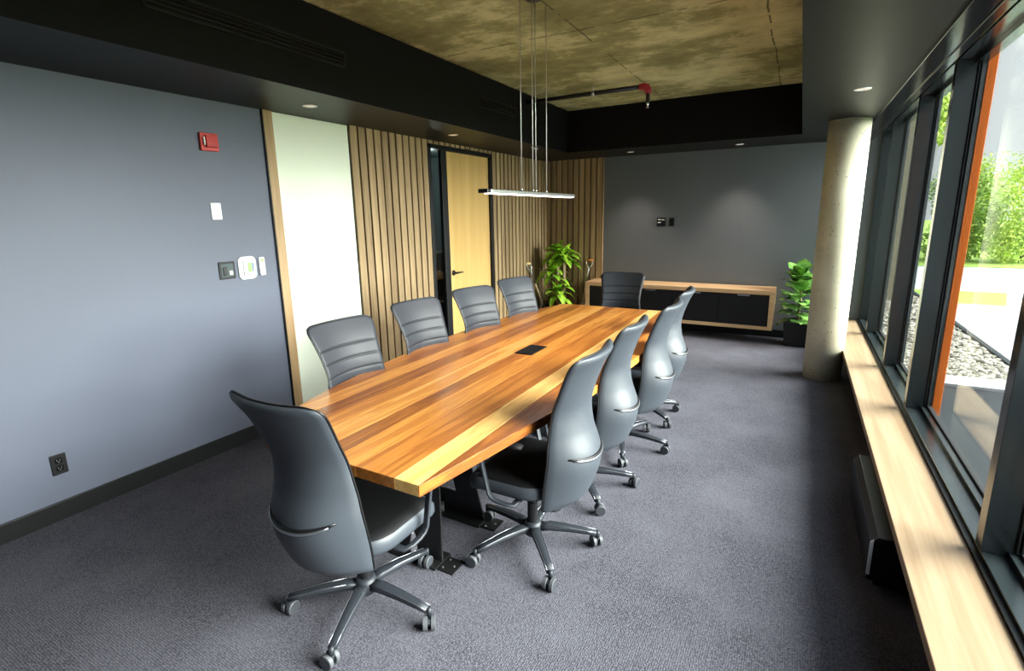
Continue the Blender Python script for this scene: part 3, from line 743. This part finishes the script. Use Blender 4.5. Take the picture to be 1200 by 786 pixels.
for k in range(n):
    x0 = CX0+t+k*wdt+.003; x1 = x0+wdt-.006
    dd = child(cr, 'cabinet_door', box(B(), x0, x1, CY+.008, CY+.028, CZ0+t*.8+.004, CZ1-t-.012), 'trimblack', bevel=.0015)
    xm = (x0+x1)/2
    build('finger_pull', box(B(), xm-.07, xm+.07, CY+.004, CY+.0075, CZ1-t-.022, CZ1-t-.010), 'steel', dd)

# ================================================================ plants
def planter(root, x, y, w0, w1, h_):
    bm = B()
    for a, c, z0, z1, flip in ((w0, w1, 0, h_, 0),):
        q = [(-1, -1), (1, -1), (1, 1), (-1, 1)]
        o0 = [bm.verts.new((x+a/2*i, y+a/2*j, 0)) for i, j in q]; o1 = [bm.verts.new((x+c/2*i, y+c/2*j, h_)) for i, j in q]
        i1 = [bm.verts.new((x+(c/2-.012)*i, y+(c/2-.012)*j, h_)) for i, j in q]; i0 = [bm.verts.new((x+(c/2-.014)*i, y+(c/2-.014)*j, h_-.04)) for i, j in q]
        bm.faces.new(o0[::-1])
        for A, C in ((o0, o1), (o1, i1), (i1, i0)):
            for k in range(4): bm.faces.new((A[k], A[(k+1) % 4], C[(k+1) % 4], C[k]))
    child(root, 'pot', bm, 'powder')
    child(root, 'soil', box(B(), x-c/2+.016, x+c/2-.016, y-c/2+.016, y+c/2-.016, h_-.06, h_-.03), 'soil')
def leaf(bm, base, d, L_, W_, droop, mi=0, n=9, belly=.35, fold=.18, wave=0., vein=None):
    d = Vector(d).normalized(); side = d.cross(Vector((0, 0, 1)))
    if side.length < .05: side = Vector((1, 0, 0))
    side.normalize(); p = Vector(base); rows = []; cur = d.copy(); ph = random.random()*6
    for i in range(n+1):
        t = i/n
        w_ = W_*(sin(pi*min(1, t**(belly if t < 1 else 1)))**.8 if 0 < t < 1 else .04)/2
        if i == 0: w_ = W_*.08
        up = side.cross(cur).normalized()
        if up.z < 0: up = -up
        wv = wave*sin(t*14+ph)
        rows.append([bm.verts.new(p - side*w_ + up*(w_*fold+wv)), bm.verts.new(p), bm.verts.new(p + side*w_ + up*(w_*fold-wv))])
        cur = (cur + Vector((0, 0, -droop/n))).normalized(); p = p + cur*(L_/n)
    for A, C in zip(rows, rows[1:]):
        for k in range(2): bm.faces.new((A[k], A[k+1], C[k+1], C[k])).material_index = mi
    if vein is not None:
        for A, C in zip(rows[:-1], rows[1:]):
            a, c_ = A[1].co, C[1].co; o_ = Vector((0, 0, .002))
            vs = [bm.verts.new(a-side*.003+o_), bm.verts.new(a+side*.003+o_), bm.verts.new(c_+side*.0025+o_), bm.verts.new(c_-side*.0025+o_)]
            bm.faces.new(vs).material_index = vein
random.seed(11)
px, py = -3.12, 6.93
pl1 = empty('corn_plant', (px, py, 0), label='tall corn plant with bright green leaves on canes in the slatted corner', cat='potted plant')
planter(pl1, px, py, .28, .34, .30)
canes = [(-.065, .02, .80, 24), (.03, -.02, .50, 20), (.085, .05, 1.02, 30), (.0, .03, 1.06, 26)]
for dx, dy, hh, nl in canes:
    bm = B(); sweep(bm, [(px+dx, py+dy, .26), (px+dx*1.05, py+dy, hh*.6), (px+dx*1.1, py+dy, hh)], [.026, .024, .022], 12)
    child(pl1, 'cane', bm, 'cane', smooth=True)
    bm = B()
    for k in range(nl):
        a = k*2.4+random.uniform(-.3, .3); t = k/nl; el = .35+t*.95
        leaf(bm, (px+dx*1.1, py+dy, hh-.10+t*.14), (cos(a)*cos(el), sin(a)*cos(el), sin(el)), random.uniform(.24, .38)*(1.05-.3*t), random.uniform(.085, .12), random.uniform(1.0, 2.2), belly=.75, fold=.25)
    child(pl1, 'leaves', bm, 'dracaena', smooth=True)
# keep leaves out of the walls
for o in list(COL.objects):
    if o.parent == pl1 and o.name.startswith('leaves'):
        for v_ in o.data.vertices:
            if v_.co.x < LX+.03: v_.co.x = LX+.03+(LX+.03-v_.co.x)*.2
            if v_.co.y > BY-.03: v_.co.y = BY-.03-(v_.co.y-BY+.03)*.2
px, py = .07, 7.05
pl2 = empty('fiddle_leaf_fig', (px, py, 0), label='fiddle leaf fig in a black square pot behind the concrete column', cat='potted plant')
planter(pl2, px, py, .25, .30, .29)
bm = B(); sweep(bm, [(px, py, .25), (px+.01, py, .55), (px, py+.01, .86)], [.014, .012, .008], 10); child(pl2, 'stem', bm, 'cane', smooth=True)
bm = B()
for k in range(58):
    t = k/57; a = k*2.4; z = .29+t*.57; el = .02+t*.95+random.uniform(-.25, .35)
    leaf(bm, (px, py, z), (cos(a)*cos(el), sin(a)*cos(el), sin(el)), random.uniform(.24, .33)*(1.05-.25*t), random.uniform(.15, .20), random.uniform(.3, .9), belly=1.25, fold=.12, wave=.008, vein=1)
child(pl2, 'leaves', bm, ['fiddle', 'fiddlevein'], smooth=True)
for o in list(COL.objects):
    if o.parent == pl2 and o.name.startswith('leaves'):
        for v_ in o.data.vertices:
            if v_.co.y > BY-.03: v_.co.y = BY-.03-(v_.co.y-BY+.03)*.2

# ================================================================ ceremonial shovels
def shovel(foot, top, side, label, gm_='grip'):
    foot, top, side = Vector(foot), Vector(top), Vector(side).normalized()
    r = empty('shovel', tuple(foot), label=label, cat='shovel', group='shovels leaning in the slatted corner')
    ax = (top-foot).normalized(); L_ = (top-foot).length; nrm = ax.cross(side).normalized()
    A = lambda s, w_, n_=0.: foot+ax*s+side*w_+nrm*n_
    bm = B(); sweep(bm, [A(.28, 0), A(L_-.32, 0)], [.015, .014], 12); child(r, 'shaft', bm, 'shaft', smooth=True)
    bm = B(); sweep(bm, [A(L_-.33, 0), A(L_-.14, 0), A(L_-.115, 0)], [.018, .016, .014], 12)
    for s in (-1, 1): sweep(bm, [A(L_-.135, 0), A(L_-.10, s*.022), A(L_-.06, s*.044), A(L_-.02, s*.05), A(L_, s*.05)], [.010, .009, .008, .007, .007], 8)
    child(r, 'yoke', bm, 'steel', smooth=True)
    bm = B(); sweep(bm, [A(L_, -.058), A(L_, 0), A(L_, .058)], [.014, .017, .014], 12); child(r, 'grip', bm, gm_, smooth=True)
    bm = B(); rows = []
    for s, w_ in ((.0, .012), (.03, .05), (.08, .082), (.16, .098), (.25, .10), (.27, .08), (.30, .02), (.40, .016)):
        rows.append([bm.verts.new(A(s, w_*q, .014*(1-q*q)*(-1))) for q in (-1, -.5, 0, .5, 1)]+[bm.verts.new(A(s, w_*q, .014*(1-q*q)*(-1)+.004)) for q in (1, .5, 0, -.5, -1)])
    for C, D in zip(rows, rows[1:]):
        for k in range(10): bm.faces.new((C[k], C[(k+1) % 10], D[(k+1) % 10], D[k]))
    bm.faces.new(rows[0][::-1]); bm.faces.new(rows[-1]); child(r, 'blade', bm, 'steel', smooth=True)
shovel((-3.30, 7.02, .012), (-3.465, 6.66, .93), (.25, 1, 0), 'shovel with pale grip leaning on the slats left of the corn plant', 'palegrip')
shovel((-2.80, 7.08, .012), (-2.745, 7.31, .945), (1, 0, 0), 'shovel with orange grip leaning on the slats between plant and low cabinet')

# ================================================================ outside
GZ = -.15
struct('ground_gravel_bed', box(B(), .98, 2.2, 6.75, 30, GZ-.1, GZ), 'gravelbase')
struct('ground_dark_strip', box(B(), .98, 2.2, FY-6, 6.40, GZ-.1, GZ+.02), 'darkpave')
struct('ground_curb', box(B(), .98, 2.2, 6.40, 6.75, GZ-.1, GZ+.05), 'pave')
struct('ground_edging', box(B(), 2.2, 2.26, FY-6, 30, GZ-.1, GZ+.04), 'darkpave')
struct('ground_paving', box(B(), 2.26, 5.2, FY-6, 12.3, GZ-.1, GZ+.01), 'pave')
bm = B(); prism(bm, [(2.26, 12.3), (3.4, 12.3), (3.9, 14.2), (2.26, 14.2)], GZ-.1, GZ+.01); struct('ground_grass_patch', bm, 'grass')
bm = B(); box(bm, 2.26, 9, 14.2, 20, GZ-.1, GZ); box(bm, 5.2, 9, FY-6, 14.2, GZ-.1, GZ); prism(bm, [(3.4, 12.3), (5.2, 12.3), (5.2, 14.2), (3.9, 14.2)], GZ-.1, GZ); struct('ground_road', bm, 'road')
bm = B(); box(bm, 9, 60, FY-6, 20, GZ-.1, GZ+.02); box(bm, .98, 60, 20, 90, GZ-.1, GZ+.02); struct('ground_lawn', bm, 'grass')
random.seed(5); bm = B()
ico = bmesh.new(); bmesh.ops.create_icosphere(ico, subdivisions=1, radius=1.); iv = [v_.co.copy() for v_ in ico.verts]; ifc = [[v_.index for v_ in f.verts] for f in ico.faces]; ico.free()
for k in range(4200):
    y = 6.78+(random.random()**1.35)*9; x = random.uniform(1.0, 2.17); s = random.uniform(.02, .042)
    rot = Matrix.Rotation(random.uniform(0, 6.3), 3, 'Z'); sc = Vector((s*random.uniform(.9, 1.5), s*random.uniform(.7, 1.1), s*.6)); c_ = Vector((x, y, GZ+.012+random.random()*.012))
    vs = [bm.verts.new(c_+rot @ Vector((v_.x*sc.x, v_.y*sc.y, v_.z*sc.z))) for v_ in iv]
    for f in ifc: bm.faces.new([vs[i_] for i_ in f])
tag(build('gravel', bm, 'stone'), 'loose pale river gravel in the bed outside the windows', 'gravel', kind='stuff')
# tan stone pillar and trees
tag(build('stone_pillar', box(B(), 1.42, 1.70, 12.2, 12.5, GZ, 3.4), 'tanstone', bevel=.01), 'tan stone pillar standing outside beyond the gravel bed', 'pillar')
def tree(x, y, h_, rad, mname, label, seed, nleaf=5200):
    rnd = random.Random(seed)
    r = empty('tree', (x, y, GZ), label=label, cat='tree', group='trees across the road')
    bm = B(); sweep(bm, [(x, y, GZ), (x+.1, y, h_*.35), (x-.05, y+.1, h_*.7)], [.05*h_/3, .04*h_/3, .02*h_/3], 8); child(r, 'trunk', bm, 'bark', smooth=True)
    bm = B(); blobs = [(x+rnd.uniform(-.6, .6)*rad, y+rnd.uniform(-.6, .6)*rad, GZ+h_*rnd.uniform(.12, .85), rad*rnd.uniform(.35, .6)) for _ in range(13)]
    for k in range(nleaf):
        bx, by_, bz, br = rnd.choice(blobs)
        d = Vector((rnd.gauss(0, 1), rnd.gauss(0, 1), rnd.gauss(0, 1))).normalized()*br*rnd.uniform(.55, 1.05)
        c_ = Vector((bx, by_, max(GZ+.05, min(bz, GZ+h_-br*.95))))+d; c_.z = max(GZ+.05, c_.z)
        s = rnd.uniform(.035, .075)*h_/3.5; n_ = (d.normalized()+Vector((rnd.gauss(0, .5), rnd.gauss(0, .5), rnd.gauss(0, .5)+.3))).normalized()
        a, b2 = frame_of(n_); q = rnd.uniform(0, 3.1); a, b2 = a*cos(q)+b2*sin(q), b2*cos(q)-a*sin(q)
        vs = [bm.verts.new(c_+a*s), bm.verts.new(c_+b2*s*.6), bm.verts.new(c_-a*s), bm.verts.new(c_-b2*s*.6)]
        bm.faces.new(vs)
    child(r, 'foliage', bm, mname)
kinds = ['bright yellow-green bushy tree', 'mid green leafy tree', 'tall loose green tree']
specs = [(4.6, 22.5, 3.5, 1.1, 'tree2', 'darker green leafy tree just right of the orange fin'),
 (6.2, 22., 3.0, 1.2, 'tree1', 'bright yellow-green bushy tree at the right edge of the large window'),
 (8.3, 23.2, 3.3, 1.3, 'tree2', 'darker green tree at the far right end of the tree row'),
 (2.6, 22, 6.6, 1.25, 'tree1', 'tall bright tree seen through the narrow gap left of the orange fin'),
 (6.6, 27.5, 3.9, 1.9, 'tree1', 'yellow-green tree in the second row, middle of the large window'),
 (3., 28, 7.4, 1.9, 'tree2', 'tall darker tree farther back behind the tall bright tree')]
for i, (x, y, h_, rad, mn, lab) in enumerate(specs): tree(x, y, h_, rad, mn, lab, 100+i)

# ================================================================ light
W = bpy.data.worlds.new('overcast'); SC.world = W; W.use_nodes = True; nt = W.node_tree; nt.nodes.clear()
out = nt.nodes.new('ShaderNodeOutputWorld'); bg = nt.nodes.new('ShaderNodeBackground'); tc = nt.nodes.new('ShaderNodeTexCoord'); sp = nt.nodes.new('ShaderNodeSeparateXYZ'); cr_ = nt.nodes.new('ShaderNodeValToRGB')
nt.links.new(tc.outputs['Generated'], sp.inputs[0]); nt.links.new(sp.outputs['Z'], cr_.inputs[0]); nt.links.new(cr_.outputs[0], bg.inputs[0]); nt.links.new(bg.outputs[0], out.inputs[0])
e = cr_.color_ramp.elements; e[0].position = .0; e[0].color = (.98, 1.0, 1.0, 1); e[1].position = .9; e[1].color = (1.2, 1.35, 1.6, 1)
el = cr_.color_ramp.elements.new(.2); el.color = (.98, 1.0, 1.02, 1)
bg.inputs[1].default_value = 0.72
S = bpy.data.lights.new('sun', 'SUN'); S.energy = 15; S.angle = radians(54); S.color = (1, .97, .92)
so_ = link(bpy.data.objects.new('sun', S))
dirv = Vector((-1, -.20, -.46)).normalized(); so_.rotation_euler = dirv.to_track_quat('-Z', 'Y').to_euler(); so_.location = (6, 0, 5)

# ================================================================ camera
C = bpy.data.cameras.new('camera'); co = link(bpy.data.objects.new('camera', C)); SC.camera = co
C.sensor_width = 36; C.lens = 17.824; C.shift_x = -.00022; C.shift_y = -.01311; C.clip_start = .02
yaw, pit_, rol = -0.512786, -0.209772, -0.017421
cy_, sy_, cp_, sp_ = cos(yaw), sin(yaw), cos(pit_), sin(pit_)
f_ = Vector((sy_*cp_, cy_*cp_, sp_)); r_ = Vector((cy_, -sy_, 0)); u_ = r_.cross(f_)
rr, uu = r_*cos(rol)+u_*sin(rol), -r_*sin(rol)+u_*cos(rol)
mw = Matrix(((rr.x, uu.x, -f_.x, 0), (rr.y, uu.y, -f_.y, 0), (rr.z, uu.z, -f_.z, 1.65), (0, 0, 0, 1))); co.matrix_world = mw
vs = SC.view_settings; vs.view_transform = 'Standard'; vs.look = 'None'; vs.gamma = 1; vs.use_curve_mapping = False
vs.exposure = 1.12
SC.cycles.max_bounces = 10; SC.cycles.diffuse_bounces = 6; SC.cycles.transparent_max_bounces = 12
SC.cycles.use_denoising = True; SC.cycles.sample_clamp_indirect = 6
SC.cycles.caustics_reflective = False; SC.cycles.caustics_refractive = False
